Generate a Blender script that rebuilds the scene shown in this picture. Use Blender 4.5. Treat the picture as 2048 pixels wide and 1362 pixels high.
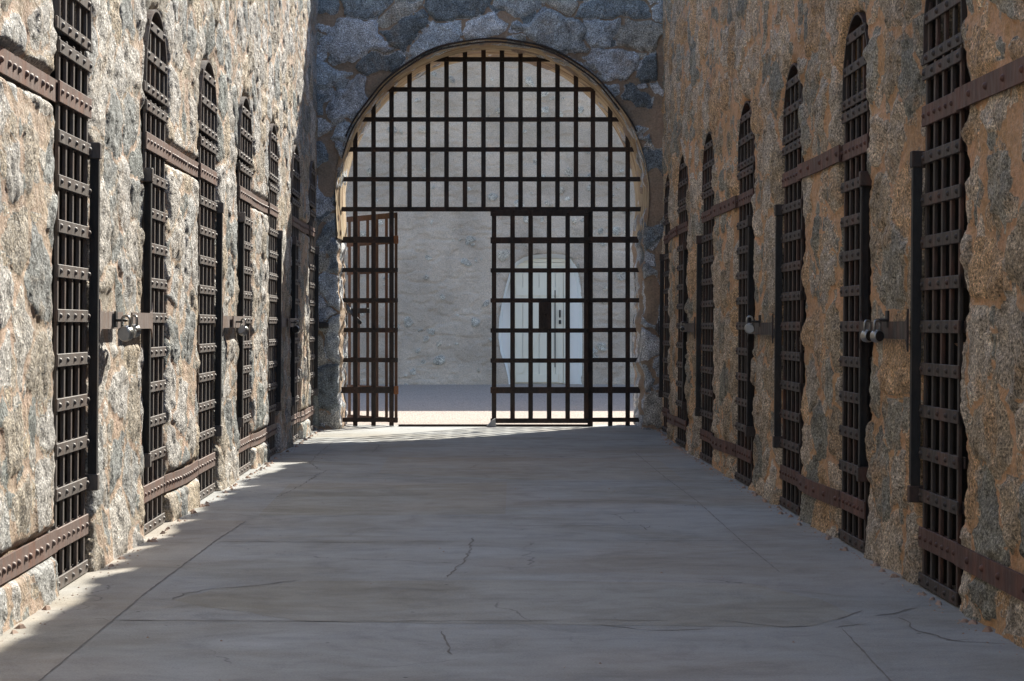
import bpy, math, random
import numpy as np

# ------------------------------------------------------------------ camera, sky, sun, exposure
scn = bpy.context.scene
for o in list(bpy.data.objects): bpy.data.objects.remove(o)
C = scn.collection
R = math.radians

cam_d = bpy.data.cameras.new('camera'); cam = bpy.data.objects.new('camera', cam_d); C.objects.link(cam)
cam.location = (0, 0, 1.0); cam.rotation_euler = (R(90), 0, 0)
FPX = 4000.0
cam_d.sensor_width = 36; cam_d.lens = FPX / 2048 * 36
cam_d.shift_x = 89 / 2048; cam_d.shift_y = -31 / 2048
cam_d.clip_start = 0.1; cam_d.clip_end = 2000
scn.camera = cam

SUN = (0.63, 0.97, 1.0)                                    # towards the sun
elev = math.atan2(SUN[2], math.hypot(SUN[0], SUN[1])); azim = math.atan2(SUN[0], SUN[1])
world = bpy.data.worlds.new("World"); scn.world = world; world.use_nodes = True
nt = world.node_tree; bg = nt.nodes['Background']
sky = nt.nodes.new('ShaderNodeTexSky'); sky.sky_type = 'NISHITA'; sky.sun_disc = False
sky.sun_elevation = elev; sky.sun_rotation = azim; sky.altitude = 60; sky.dust_density = 1.0
nt.links.new(sky.outputs[0], bg.inputs[0]); bg.inputs[1].default_value = 0.115
sd = bpy.data.lights.new('sun', 'SUN'); sd.energy = 4.6; sd.angle = R(0.42); sd.color = (1.0, 0.94, 0.82)
so = bpy.data.objects.new('sun', sd); C.objects.link(so)
import mathutils
so.rotation_euler = mathutils.Vector(SUN).to_track_quat('Z', 'Y').to_euler(); so.location = (20, 30, 30)
scn.view_settings.view_transform = 'Standard'; scn.view_settings.look = 'None'
scn.view_settings.exposure = 1.18; scn.view_settings.gamma = 1.0
try:
    scn.cycles.max_bounces = 10; scn.cycles.diffuse_bounces = 6
except Exception: pass

# ------------------------------------------------------------------ naming helpers
def tag(o, label=None, cat=None, group=None, kind=None):
    if label: o['label'] = label
    if cat: o['category'] = cat
    if group: o['group'] = group
    if kind: o['kind'] = kind
    return o
def empty(name, loc=(0, 0, 0), rz=0):
    o = bpy.data.objects.new(name, None); C.objects.link(o); o.location = loc; o.rotation_euler = (0, 0, rz)
    o.empty_display_size = 0.1
    return o
def copy_tree(o, parent=None):
    c = o.copy(); C.objects.link(c); c.parent = parent
    for ch in list(o.children): copy_tree(ch, c)
    return c

# ------------------------------------------------------------------ mesh collector
class MB:
    def __init__(s): s.v = []; s.f = []; s.sm = []
    def add(s, vs, fs, smooth=False):
        b = len(s.v); s.v += [tuple(p) for p in vs]; s.f += [tuple(b + i for i in f) for f in fs]; s.sm += [smooth] * len(fs); return s
    def box(s, x0, x1, y0, y1, z0, z1, bev=0.0):
        if bev <= 0:
            vs = [(x, y, z) for x in (x0, x1) for y in (y0, y1) for z in (z0, z1)]
            return s.add(vs, [(0,1,3,2),(4,6,7,5),(0,4,5,1),(2,3,7,6),(0,2,6,4),(1,5,7,3)])
        b = bev; X = (x0, x1); Y = (y0, y1); Z = (z0, z1); vs = []; idx = {}
        for i in (0, 1):
            for j in (0, 1):
                for k in (0, 1):
                    sx = b if i == 0 else -b; sy = b if j == 0 else -b; sz = b if k == 0 else -b
                    idx[i,j,k,0] = len(vs); vs.append((X[i], Y[j]+sy, Z[k]+sz))
                    idx[i,j,k,1] = len(vs); vs.append((X[i]+sx, Y[j], Z[k]+sz))
                    idx[i,j,k,2] = len(vs); vs.append((X[i]+sx, Y[j]+sy, Z[k]))
        F = []
        for i in (0, 1): F.append((idx[i,0,0,0], idx[i,1,0,0], idx[i,1,1,0], idx[i,0,1,0]))
        for j in (0, 1): F.append((idx[0,j,0,1], idx[1,j,0,1], idx[1,j,1,1], idx[0,j,1,1]))
        for k in (0, 1): F.append((idx[0,0,k,2], idx[1,0,k,2], idx[1,1,k,2], idx[0,1,k,2]))
        for i in (0, 1):
            for j in (0, 1): F.append((idx[i,j,0,0], idx[i,j,1,0], idx[i,j,1,1], idx[i,j,0,1]))
            for k in (0, 1): F.append((idx[i,0,k,0], idx[i,1,k,0], idx[i,1,k,2], idx[i,0,k,2]))
        for j in (0, 1):
            for k in (0, 1): F.append((idx[0,j,k,1], idx[1,j,k,1], idx[1,j,k,2], idx[0,j,k,2]))
        for i in (0, 1):
            for j in (0, 1):
                for k in (0, 1): F.append((idx[i,j,k,0], idx[i,j,k,1], idx[i,j,k,2]))
        return s.add(vs, F)
    def rivet(s, c, r, ax, h=None):          # domed head on a face with normal ax
        ax = mathutils.Vector(ax).normalized(); h = h or r * 0.75
        q = ax.to_track_quat('Z', 'Y'); vs = []; fs = []; n = 8
        for (rr, hh) in ((1, 0), (0.82, 0.6), (0.4, 0.93)):
            for k in range(n):
                a = 2 * math.pi * k / n
                p = q @ mathutils.Vector((r*rr*math.cos(a), r*rr*math.sin(a), h*hh)); vs.append((c[0]+p.x, c[1]+p.y, c[2]+p.z))
        t = q @ mathutils.Vector((0, 0, h)); vs.append((c[0]+t.x, c[1]+t.y, c[2]+t.z))
        for l in (0, 1):
            for k in range(n): fs.append((l*n+k, l*n+(k+1) % n, (l+1)*n+(k+1) % n, (l+1)*n+k))
        for k in range(n): fs.append((2*n+k, 2*n+(k+1) % n, 3*n))
        return s.add(vs, fs, True)
    def tube(s, pts, r, n=8, closed=False):
        pts = [mathutils.Vector(p) for p in pts]; m = len(pts); vs = []; fs = []
        up = None
        for i, p in enumerate(pts):
            a = pts[i-1] if (i > 0 or closed) else p; b = pts[(i+1) % m] if (i < m-1 or closed) else p
            t = (b - a).normalized()
            if up is None: up = mathutils.Vector((0, 0, 1)) if abs(t.z) < 0.9 else mathutils.Vector((1, 0, 0))
            u = t.cross(up).normalized(); w = u.cross(t).normalized(); up = w
            rr = r[i] if isinstance(r, (list, tuple)) else r
            for k in range(n):
                an = 2*math.pi*k/n; q = p + u*(rr*math.cos(an)) + w*(rr*math.sin(an)); vs.append(tuple(q))
        for i in range(m if closed else m-1):
            j = (i+1) % m
            for k in range(n): fs.append((i*n+k, i*n+(k+1) % n, j*n+(k+1) % n, j*n+k))
        if not closed: fs.append(tuple(range(n))); fs.append(tuple((m-1)*n+k for k in range(n)))
        return s.add(vs, fs, True)
    def lathe(s, c, ax, prof, n=20):          # prof: (radius, height) along ax
        q = mathutils.Vector(ax).normalized().to_track_quat('Z', 'Y'); vs = []; fs = []
        for (rr, hh) in prof:
            for k in range(n):
                a = 2*math.pi*k/n; p = q @ mathutils.Vector((rr*math.cos(a), rr*math.sin(a), hh)); vs.append((c[0]+p.x, c[1]+p.y, c[2]+p.z))
        for l in range(len(prof)-1):
            for k in range(n): fs.append((l*n+k, l*n+(k+1) % n, (l+1)*n+(k+1) % n, (l+1)*n+k))
        fs.append(tuple(range(n))); fs.append(tuple((len(prof)-1)*n+k for k in range(n)))
        return s.add(vs, fs, False)
    def strip(s, path, h0, h1, t, nrm):       # path of (x,y,z) centre line points, vertical strap from z+h0 to z+h1, thickness t along nrm
        vs = []; fs = []
        for p in path:
            for (dz, dn) in ((h0, 0), (h1, 0), (h1, t), (h0, t)):
                vs.append((p[0]+nrm[0]*dn, p[1]+nrm[1]*dn, p[2]+dz))
        n = len(path)
        for i in range(n-1):
            for k in range(4): fs.append((i*4+k, i*4+(k+1) % 4, (i+1)*4+(k+1) % 4, (i+1)*4+k))
        fs.append((0,1,2,3)); fs.append(((n-1)*4, (n-1)*4+1, (n-1)*4+2, (n-1)*4+3))
        return s.add(vs, fs)
    def prism(s, poly, x0, x1, axis='x'):     # polygon in the two other axes extruded between x0 and x1 on axis
        n = len(poly); vs = []
        for t in (x0, x1):
            for (a, b) in poly:
                vs.append((t, a, b) if axis == 'x' else (a, t, b) if axis == 'y' else (a, b, t))
        fs = [tuple(range(n)), tuple(range(n, 2*n))] + [(k, (k+1) % n, n+(k+1) % n, n+k) for k in range(n)]
        return s.add(vs, fs)
    def build(s, name, mat, parent=None, recalc=True):
        me = bpy.data.meshes.new(name); me.from_pydata(s.v, [], s.f); me.update()
        if recalc:
            import bmesh
            bm = bmesh.new(); bm.from_mesh(me); bmesh.ops.recalc_face_normals(bm, faces=bm.faces); bm.to_mesh(me); bm.free()
        me.polygons.foreach_set('use_smooth', s.sm); me.materials.append(mat)
        o = bpy.data.objects.new(name, me); C.objects.link(o)
        if parent: o.parent = parent
        return o

# ------------------------------------------------------------------ numpy noise
def hsh(ix, iy, seed):
    h = (ix.astype(np.int64) * 374761393 + iy.astype(np.int64) * 668265263 + seed * 1274126177) & 0xFFFFFFFF
    h = ((h ^ (h >> 13)) * 1274126177) & 0xFFFFFFFF
    h = ((h ^ (h >> 16)) * 2246822519) & 0xFFFFFFFF
    h = h ^ (h >> 15)
    return (h & 0xFFFFFF) / float(0xFFFFFF)
def vn(x, y, seed=0):
    x = np.asarray(x, float); y = np.asarray(y, float)
    ix = np.floor(x); iy = np.floor(y); fx = x - ix; fy = y - iy
    fx = fx*fx*fx*(fx*(fx*6-15)+10); fy = fy*fy*fy*(fy*(fy*6-15)+10)
    a = hsh(ix, iy, seed); b = hsh(ix+1, iy, seed); c = hsh(ix, iy+1, seed); d = hsh(ix+1, iy+1, seed)
    return (a*(1-fx)+b*fx)*(1-fy) + (c*(1-fx)+d*fx)*fy
def fbm(x, y, seed=0, o=4, g=0.5):
    s = 0; a = 1; t = 0
    for i in range(o): s = s + a*vn(x*2**i+i*17.3, y*2**i+i*5.1, seed+i*7); t += a; a *= g
    return s/t*2-1
def ridge(x, y, seed=0, o=3):
    s = 0; a = 1; t = 0
    for i in range(o): s = s + a*(1-np.abs(2*vn(x*2**i+3.1*i, y*2**i+9.7*i, seed+i*5)-1)); t += a; a *= 0.5
    return s/t
def sms(a, b, x): t = np.clip((x-a)/(b-a), 0, 1); return t*t*(3-2*t)
def voronoi(u, v, su, sv, seed, jit=0.85):
    cu = np.floor(u/su).astype(int); cv = np.floor(v/sv).astype(int)
    F1 = np.full(u.shape, 9.); F2 = F1.copy(); id1 = np.zeros(u.shape); id2 = id1.copy(); du1 = id1.copy(); dv1 = id1.copy()
    for a in (-2, -1, 0, 1, 2):
        for b in (-2, -1, 0, 1, 2):
            i = cu+a; j = cv+b
            px = (i+0.5+0.5*(j % 2)+jit*(hsh(i, j, seed)-0.5))*su; py = (j+0.5+jit*(hsh(i, j, seed+1)-0.5))*sv
            w = 0.45*min(su, sv)*(hsh(i, j, seed+4)-0.5)
            dd = np.hypot(u-px, (v-py)*su/sv*0.95) - w
            m1 = dd < F1; m2 = (~m1) & (dd < F2)
            F2 = np.where(m1, F1, np.where(m2, dd, F2))
            id1 = np.where(m1, hsh(i, j, seed+2), id1); id2 = np.where(m1, hsh(i, j, seed+3), id2)
            du1 = np.where(m1, u-px, du1); dv1 = np.where(m1, v-py, dv1); F1 = np.where(m1, dd, F1)
    return F1, F2, id1, id2, du1, dv1

# ------------------------------------------------------------------ materials
def newmat(name):
    m = bpy.data.materials.new(name); m.use_nodes = True; nt = m.node_tree; b = nt.nodes['Principled BSDF']; return m, nt, b
class N:
    def __init__(s, nt): s.nt = nt
    def _in(s, sock, v):
        if hasattr(v, 'is_output') or isinstance(v, bpy.types.NodeSocket): s.nt.links.new(v, sock)
        else: sock.default_value = v
    def coord(s, scale=(1, 1, 1), loc=(0, 0, 0)):
        t = s.nt.nodes.new('ShaderNodeTexCoord'); m = s.nt.nodes.new('ShaderNodeMapping'); s.nt.links.new(t.outputs['Object'], m.inputs[0])
        m.inputs['Scale'].default_value = scale; m.inputs['Location'].default_value = loc; return m.outputs[0]
    def noise(s, vec, scale, detail=4, rough=0.55, dist=0):
        n = s.nt.nodes.new('ShaderNodeTexNoise'); s.nt.links.new(vec, n.inputs['Vector'])
        n.inputs['Scale'].default_value = scale; n.inputs['Detail'].default_value = detail; n.inputs['Roughness'].default_value = rough; n.inputs['Distortion'].default_value = dist
        return n.outputs['Fac']
    def voro(s, vec, scale, feature='F1', out='Distance'):
        n = s.nt.nodes.new('ShaderNodeTexVoronoi'); n.feature = feature; s.nt.links.new(vec, n.inputs['Vector']); n.inputs['Scale'].default_value = scale
        return n.outputs[out]
    def ramp(s, fac, stops, interp='LINEAR'):
        r = s.nt.nodes.new('ShaderNodeValToRGB'); s._in(r.inputs[0], fac); r.color_ramp.interpolation = interp
        e = r.color_ramp.elements
        while len(e) < len(stops): e.new(0.5)
        for i, (p, c) in enumerate(stops):
            e[i].position = p; e[i].color = (c, c, c, 1) if isinstance(c, (int, float)) else (*c, 1)
        return r.outputs[0]
    def mix(s, fac, a, b, mode='MIX'):
        m = s.nt.nodes.new('ShaderNodeMix'); m.data_type = 'RGBA'; m.blend_type = mode
        s._in(m.inputs[0], fac)
        for k, v in ((6, a), (7, b)):
            if isinstance(v, tuple): v = (*v, 1) if len(v) == 3 else v
            s._in(m.inputs[k], v)
        return m.outputs[2]
    def math(s, op, a, b=0.0, c=None):
        m = s.nt.nodes.new('ShaderNodeMath'); m.operation = op; s._in(m.inputs[0], a); s._in(m.inputs[1], b)
        if c is not None: s._in(m.inputs[2], c)
        return m.outputs[0]
    def bump(s, h, dist, strength=1.0, normal=None):
        b = s.nt.nodes.new('ShaderNodeBump'); s._in(b.inputs['Height'], h); b.inputs['Distance'].default_value = dist; b.inputs['Strength'].default_value = strength
        if normal is not None: s.nt.links.new(normal, b.inputs['Normal'])
        return b.outputs[0]
    def attr(s, name):
        a = s.nt.nodes.new('ShaderNodeAttribute'); a.attribute_name = name; sp = s.nt.nodes.new('ShaderNodeSeparateColor'); s.nt.links.new(a.outputs['Color'], sp.inputs[0]); return sp.outputs

def mat_rubble(name, mortar, mortar2, tones, spec=0.5, sat=1.0):
    m, nt, b = newmat(name); n = N(nt); at = n.attr('stone'); vec = n.coord()
    base = n.ramp(at[1], tones, 'CONSTANT')
    speck = n.noise(vec, 95, 3, 0.75)
    spk = n.ramp(speck, [(0.35, 0.22), (0.46, 0.8), (0.56, 1.2), (0.66, 2.2)])
    st = n.mix(1.0, base, spk, 'MULTIPLY')
    sp2 = n.ramp(n.voro(vec, 130), [(0.0, 0.35), (0.22, 0.9), (0.5, 1.1)])
    st = n.mix(0.6, st, sp2, 'MULTIPLY')
    med = n.ramp(n.noise(vec, 9, 6, 0.7), [(0.32, 0.5), (0.5, 1.0), (0.68, 1.45)])
    st = n.mix(0.9, st, med, 'MULTIPLY')
    stain = n.ramp(n.noise(vec, 3.3, 6, 0.65, 0.6), [(0.54, 0.0), (0.68, 0.6)])
    st = n.mix(stain, st, n.mix(1.0, mortar2, spk, 'MULTIPLY'))
    mo = n.mix(n.ramp(n.noise(vec, 5, 5, 0.6), [(0.35, 0.0), (0.65, 1.0)]), mortar, mortar2)
    mo = n.mix(0.7, mo, n.ramp(n.noise(vec, 60, 4, 0.7), [(0.3, 0.55), (0.5, 1.0), (0.7, 1.35)]), 'MULTIPLY')
    edge = n.math('ADD', at[0], n.math('MULTIPLY', n.math('SUBTRACT', n.noise(vec, 26, 4, 0.7), 0.5), 0.6))
    fac = n.ramp(edge, [(0.38, 0.0), (0.56, 1.0)])
    col = n.mix(fac, mo, st)
    dirt = n.ramp(at[2], [(0.0, 0.8), (0.5, 1.0), (1.0, 1.08)])
    nt.links.new(n.mix(1.0, col, dirt, 'MULTIPLY'), b.inputs['Base Color'])
    n._in(b.inputs['Roughness'], n.ramp(n.noise(vec, 70, 2, 0.5), [(0.35, 0.42), (0.6, 0.85)]))
    b.inputs['Specular IOR Level'].default_value = spec
    h = n.math('ADD', n.noise(vec, 55, 5, 0.75), n.math('MULTIPLY', n.noise(vec, 16, 3, 0.6), 1.3))
    nt.links.new(n.bump(h, 0.016, 1.0), b.inputs['Normal'])
    return m

def mat_iron(name, c1, c2, rough=0.55, scale=14, rusty=(0.48, 0.66), metal=0.0, streak=(1, 1, 0.35)):
    m, nt, b = newmat(name); n = N(nt); vec = n.coord(streak)
    rn = nt.nodes.new('ShaderNodeObjectInfo')
    add = nt.nodes.new('ShaderNodeVectorMath'); add.operation = 'ADD'; nt.links.new(vec, add.inputs[0])
    cmb = nt.nodes.new('ShaderNodeCombineXYZ'); mm = n.math('MULTIPLY', rn.outputs['Random'], 20.0)
    for i in range(3): nt.links.new(mm, cmb.inputs[i])
    nt.links.new(cmb.outputs[0], add.inputs[1]); v = add.outputs[0]
    f = n.ramp(n.noise(v, scale, 5, 0.65), [(rusty[0], 0.0), (rusty[1], 1.0)])
    col = n.mix(f, c1, c2)
    col = n.mix(0.6, col, n.ramp(n.noise(v, 90, 3, 0.6), [(0.3, 0.6), (0.5, 1.0), (0.7, 1.3)]), 'MULTIPLY')
    nt.links.new(col, b.inputs['Base Color']); b.inputs['Metallic'].default_value = metal
    n._in(b.inputs['Roughness'], n.ramp(n.noise(v, 30, 3), [(0.3, rough-0.1), (0.7, rough+0.18)]))
    nt.links.new(n.bump(n.noise(v, 120, 3, 0.6), 0.002, 0.5), b.inputs['Normal'])
    return m

GRAN = [(0.0, (0.36, 0.36, 0.35)), (0.14, (0.23, 0.24, 0.235)), (0.28, (0.45, 0.43, 0.405)), (0.44, (0.34, 0.295, 0.235)), (0.56, (0.19, 0.205, 0.195)), (0.68, (0.47, 0.44, 0.40)), (0.84, (0.41, 0.34, 0.25))]
M_left = mat_rubble('rubble_masonry_sunlit_side', (0.49, 0.34, 0.25), (0.42, 0.325, 0.23), GRAN, 0.8)
GRANR = [(0.0, (0.42, 0.36, 0.285)), (0.14, (0.32, 0.295, 0.24)), (0.28, (0.50, 0.43, 0.345)), (0.44, (0.38, 0.305, 0.215)), (0.58, (0.25, 0.24, 0.20)), (0.68, (0.50, 0.41, 0.31)), (0.84, (0.50, 0.34, 0.20))]
M_right = mat_rubble('rubble_masonry_ochre', (0.64, 0.38, 0.225), (0.58, 0.36, 0.19), GRANR, 0.35)
GRANE = [(0.0, (0.48, 0.52, 0.56)), (0.14, (0.26, 0.295, 0.32)), (0.28, (0.60, 0.61, 0.63)), (0.44, (0.38, 0.40, 0.41)), (0.56, (0.18, 0.205, 0.22)), (0.68, (0.52, 0.54, 0.58)), (0.84, (0.42, 0.40, 0.36))]
M_end = mat_rubble('boulder_masonry_grey', (0.40, 0.285, 0.205), (0.33, 0.255, 0.185), GRANE, 0.35)
M_yard = mat_rubble('pebbled_adobe', (0.66, 0.56, 0.465), (0.62, 0.52, 0.42), [(0.0, (0.62, 0.58, 0.51)), (0.3, (0.52, 0.49, 0.43)), (0.6, (0.58, 0.52, 0.43)), (0.8, (0.48, 0.45, 0.40))], 0.2)
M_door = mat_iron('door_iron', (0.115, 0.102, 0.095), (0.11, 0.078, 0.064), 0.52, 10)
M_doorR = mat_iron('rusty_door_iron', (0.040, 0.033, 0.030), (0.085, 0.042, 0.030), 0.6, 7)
M_strap = mat_iron('strap_iron', (0.165, 0.12, 0.105), (0.18, 0.10, 0.075), 0.55, 8)
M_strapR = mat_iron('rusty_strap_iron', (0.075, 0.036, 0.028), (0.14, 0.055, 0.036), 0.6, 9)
M_arm = mat_iron('hasp_iron', (0.22, 0.185, 0.17), (0.20, 0.14, 0.11), 0.45, 8)
M_gate = mat_iron('gate_iron', (0.024, 0.017, 0.014), (0.055, 0.028, 0.018), 0.7, 5)
M_leaf = mat_iron('rust_brown_iron', (0.07, 0.034, 0.02), (0.13, 0.055, 0.028), 0.7, 5)
M_clip = mat_iron('orange_rust_iron', (0.22, 0.085, 0.03), (0.12, 0.045, 0.022), 0.75, 12)
M_dark = mat_iron('black_iron_and_shade', (0.018, 0.017, 0.017), (0.035, 0.025, 0.02), 0.6, 6)  # black ironwork; also painted shade on the latch plates and door jambs

m, nt, b = newmat('steel'); n = N(nt); b.inputs['Base Color'].default_value = (0.62, 0.62, 0.60, 1); b.inputs['Metallic'].default_value = 0.85; b.inputs['Roughness'].default_value = 0.32
v = n.coord(); nt.links.new(n.bump(n.noise(v, 200, 2), 0.001, 0.4), b.inputs['Normal']); b.inputs['Base Color'].default_value = (0.34, 0.34, 0.33, 1); M_steel = m
m, nt, b = newmat('painted_lock_face'); n = N(nt); v = n.coord()
nt.links.new(n.mix(n.noise(v, 60, 4), (0.55, 0.55, 0.53), (0.33, 0.34, 0.34)), b.inputs['Base Color']); b.inputs['Roughness'].default_value = 0.4; M_face = m

def mat_slab(tint=(1, 1, 1)):
    m, nt, b = newmat('walkway_concrete'); n = N(nt); v = n.coord(); vs = n.coord((0.85, 1.2, 1))
    big = n.ramp(n.noise(vs, 0.9, 6, 0.6, 0.8), [(0.36, (0.27, 0.265, 0.24)), (0.5, (0.31, 0.315, 0.305)), (0.64, (0.345, 0.36, 0.365))])
    mid = n.ramp(n.noise(vs, 5, 6, 0.7), [(0.3, 0.88), (0.5, 1.0), (0.7, 1.08)])
    col = n.mix(1.0, big, mid, 'MULTIPLY')
    col = n.mix(0.8, col, n.ramp(n.noise(v, 130, 3, 0.7), [(0.3, 0.78), (0.5, 1.0), (0.7, 1.2)]), 'MULTIPLY')
    # trowel streaks across the walk
    st = n.noise(n.coord((1.6, 9, 1)), 1.0, 6, 0.75)
    col = n.mix(0.25, col, n.ramp(st, [(0.36, 0.84), (0.5, 1.0), (0.64, 1.12)]), 'MULTIPLY')
    # pinkish panels and dusty margins
    pk = n.ramp(n.noise(n.coord((0.4, 0.35, 1), (5, 2, 0)), 1.3, 3, 0.5), [(0.5, 0.0), (0.58, 0.55)])
    col = n.mix(pk, col, n.mix(1.0, col, (1.05, 0.95, 0.87), 'MULTIPLY'))
    cr = n.ramp(n.voro(n.coord((1, 1, 1)), 0.85, 'DISTANCE_TO_EDGE'), [(0.0, 0.0), (0.004, 1.0)])
    msk = n.ramp(n.noise(v, 1.1, 2), [(0.54, 0.0), (0.60, 1.0)])
    wv = nt.nodes.new('ShaderNodeVectorMath'); wv.operation = 'ADD'; nz = nt.nodes.new('ShaderNodeTexNoise'); nz.inputs['Scale'].default_value = 4; nz.inputs['Detail'].default_value = 4
    nt.links.new(v, nz.inputs['Vector']); sc = nt.nodes.new('ShaderNodeVectorMath'); sc.operation = 'SCALE'; sc.inputs['Scale'].default_value = 0.25
    nt.links.new(nz.outputs['Color'], sc.inputs[0]); nt.links.new(v, wv.inputs[0]); nt.links.new(sc.outputs[0], wv.inputs[1])
    cr = n.ramp(n.voro(wv.outputs[0], 0.8, 'DISTANCE_TO_EDGE'), [(0.0, 0.45), (0.0045, 1.0)])
    col = n.mix(msk, col, n.mix(1.0, col, cr, 'MULTIPLY'))
    stn = n.ramp(n.noise(v, 2.6, 7, 0.72, 1.2), [(0.36, 0.80), (0.5, 1.0), (0.62, 1.06)])
    col = n.mix(0.8, col, stn, 'MULTIPLY')
    pit = n.ramp(n.voro(v, 38), [(0.0, 0.55), (0.10, 0.75), (0.16, 1.0)]); pm = n.ramp(n.noise(v, 5, 3), [(0.5, 0.0), (0.6, 1.0)])
    col = n.mix(pm, col, n.mix(1.0, col, pit, 'MULTIPLY'))
    spots = n.ramp(n.voro(v, 5), [(0.0, 0.3), (0.03, 0.4), (0.045, 1.0)])
    col = n.mix(1.0, col, spots, 'MULTIPLY')
    col = n.mix(1.0, col, tint, 'MULTIPLY')
    nt.links.new(col, b.inputs['Base Color']); n._in(b.inputs['Roughness'], n.ramp(n.noise(vs, 6, 4), [(0.3, 0.6), (0.7, 0.85)]))
    h = n.math('ADD', n.noise(v, 160, 3, 0.7), n.math('MULTIPLY', n.noise(vs, 12, 4), 2.0))
    nt.links.new(n.bump(h, 0.003, 0.6), b.inputs['Normal']); return m
M_slab = mat_slab(); M_slab2 = mat_slab((0.97, 0.93, 0.85)); M_slab3 = mat_slab((1.04, 0.98, 0.91))
m, nt, b = newmat('crack_shadow_dirt'); n = N(nt); v = n.coord()
nt.links.new(n.mix(n.noise(v, 8, 3), (0.15, 0.14, 0.13), (0.25, 0.235, 0.215)), b.inputs['Base Color']); b.inputs['Roughness'].default_value = 0.95; M_crack = m
m, nt, b = newmat('yard_gravel'); n = N(nt); v = n.coord()
c = n.mix(n.noise(v, 0.9, 5), (0.58, 0.49, 0.42), (0.50, 0.43, 0.38))
c = n.mix(0.9, c, n.ramp(n.voro(v, 45), [(0.0, 1.25), (0.4, 0.9), (0.7, 0.55)]), 'MULTIPLY')
c = n.mix(0.6, c, n.ramp(n.noise(v, 22, 4, 0.7), [(0.35, 0.7), (0.65, 1.25)]), 'MULTIPLY')
nt.links.new(c, b.inputs['Base Color']); b.inputs['Roughness'].default_value = 0.95
nt.links.new(n.bump(n.math('ADD', n.voro(v, 45), n.noise(v, 9, 4)), 0.02, 0.8), b.inputs['Normal']); M_gravel = m
m, nt, b = newmat('arch_plaster'); n = N(nt); v = n.coord()
at_ = n.coord((0.35, 7, 0.35))
c = n.ramp(n.noise(at_, 5, 5, 0.65), [(0.34, (0.16, 0.09, 0.055)), (0.43, (0.34, 0.235, 0.14)), (0.55, (0.52, 0.42, 0.28)), (0.7, (0.60, 0.50, 0.36))])
nt.links.new(c, b.inputs['Base Color']); b.inputs['Roughness'].default_value = 0.9
nt.links.new(n.bump(n.noise(at_, 9, 5, 0.6), 0.015, 0.8), b.inputs['Normal']); M_plaster = m
m, nt, b = newmat('smooth_patch_mortar'); n = N(nt); v = n.coord()
c = n.mix(n.ramp(n.noise(v, 4, 5, 0.6), [(0.35, 0.0), (0.65, 1.0)]), (0.40, 0.30, 0.245), (0.34, 0.23, 0.17))
nt.links.new(c, b.inputs['Base Color']); b.inputs['Roughness'].default_value = 0.9
nt.links.new(n.bump(n.noise(v, 30, 4, 0.6), 0.004, 0.6), b.inputs['Normal']); M_patch = m
m, nt, b = newmat('whitewash'); n = N(nt); v = n.coord()
nt.links.new(n.mix(n.noise(v, 4, 5), (0.92, 0.92, 0.90), (0.86, 0.86, 0.84)), b.inputs['Base Color']); b.inputs['Roughness'].default_value = 0.9
nt.links.new(n.bump(n.noise(v, 12, 4), 0.01, 0.5), b.inputs['Normal']); M_white = m
m, nt, b = newmat('cream_painted_boards'); n = N(nt); v = n.coord((1, 1, 0.1))
nt.links.new(n.mix(n.noise(v, 8, 5), (0.88, 0.83, 0.70), (0.80, 0.75, 0.62)), b.inputs['Base Color']); b.inputs['Roughness'].default_value = 0.7; M_cream = m
m, nt, b = newmat('plain_stone_block'); n = N(nt); v = n.coord()
nt.links.new(n.mix(n.noise(v, 3, 5), (0.30, 0.26, 0.21), (0.22, 0.19, 0.16)), b.inputs['Base Color']); b.inputs['Roughness'].default_value = 0.95
nt.links.new(n.bump(n.noise(v, 8, 5), 0.03, 0.7), b.inputs['Normal']); M_block = m
m, nt, b = newmat('grey_concrete_lump'); n = N(nt); v = n.coord()
nt.links.new(n.mix(n.noise(v, 30, 4), (0.42, 0.42, 0.42), (0.30, 0.30, 0.31)), b.inputs['Base Color']); b.inputs['Roughness'].default_value = 0.8; M_lump = m

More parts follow.
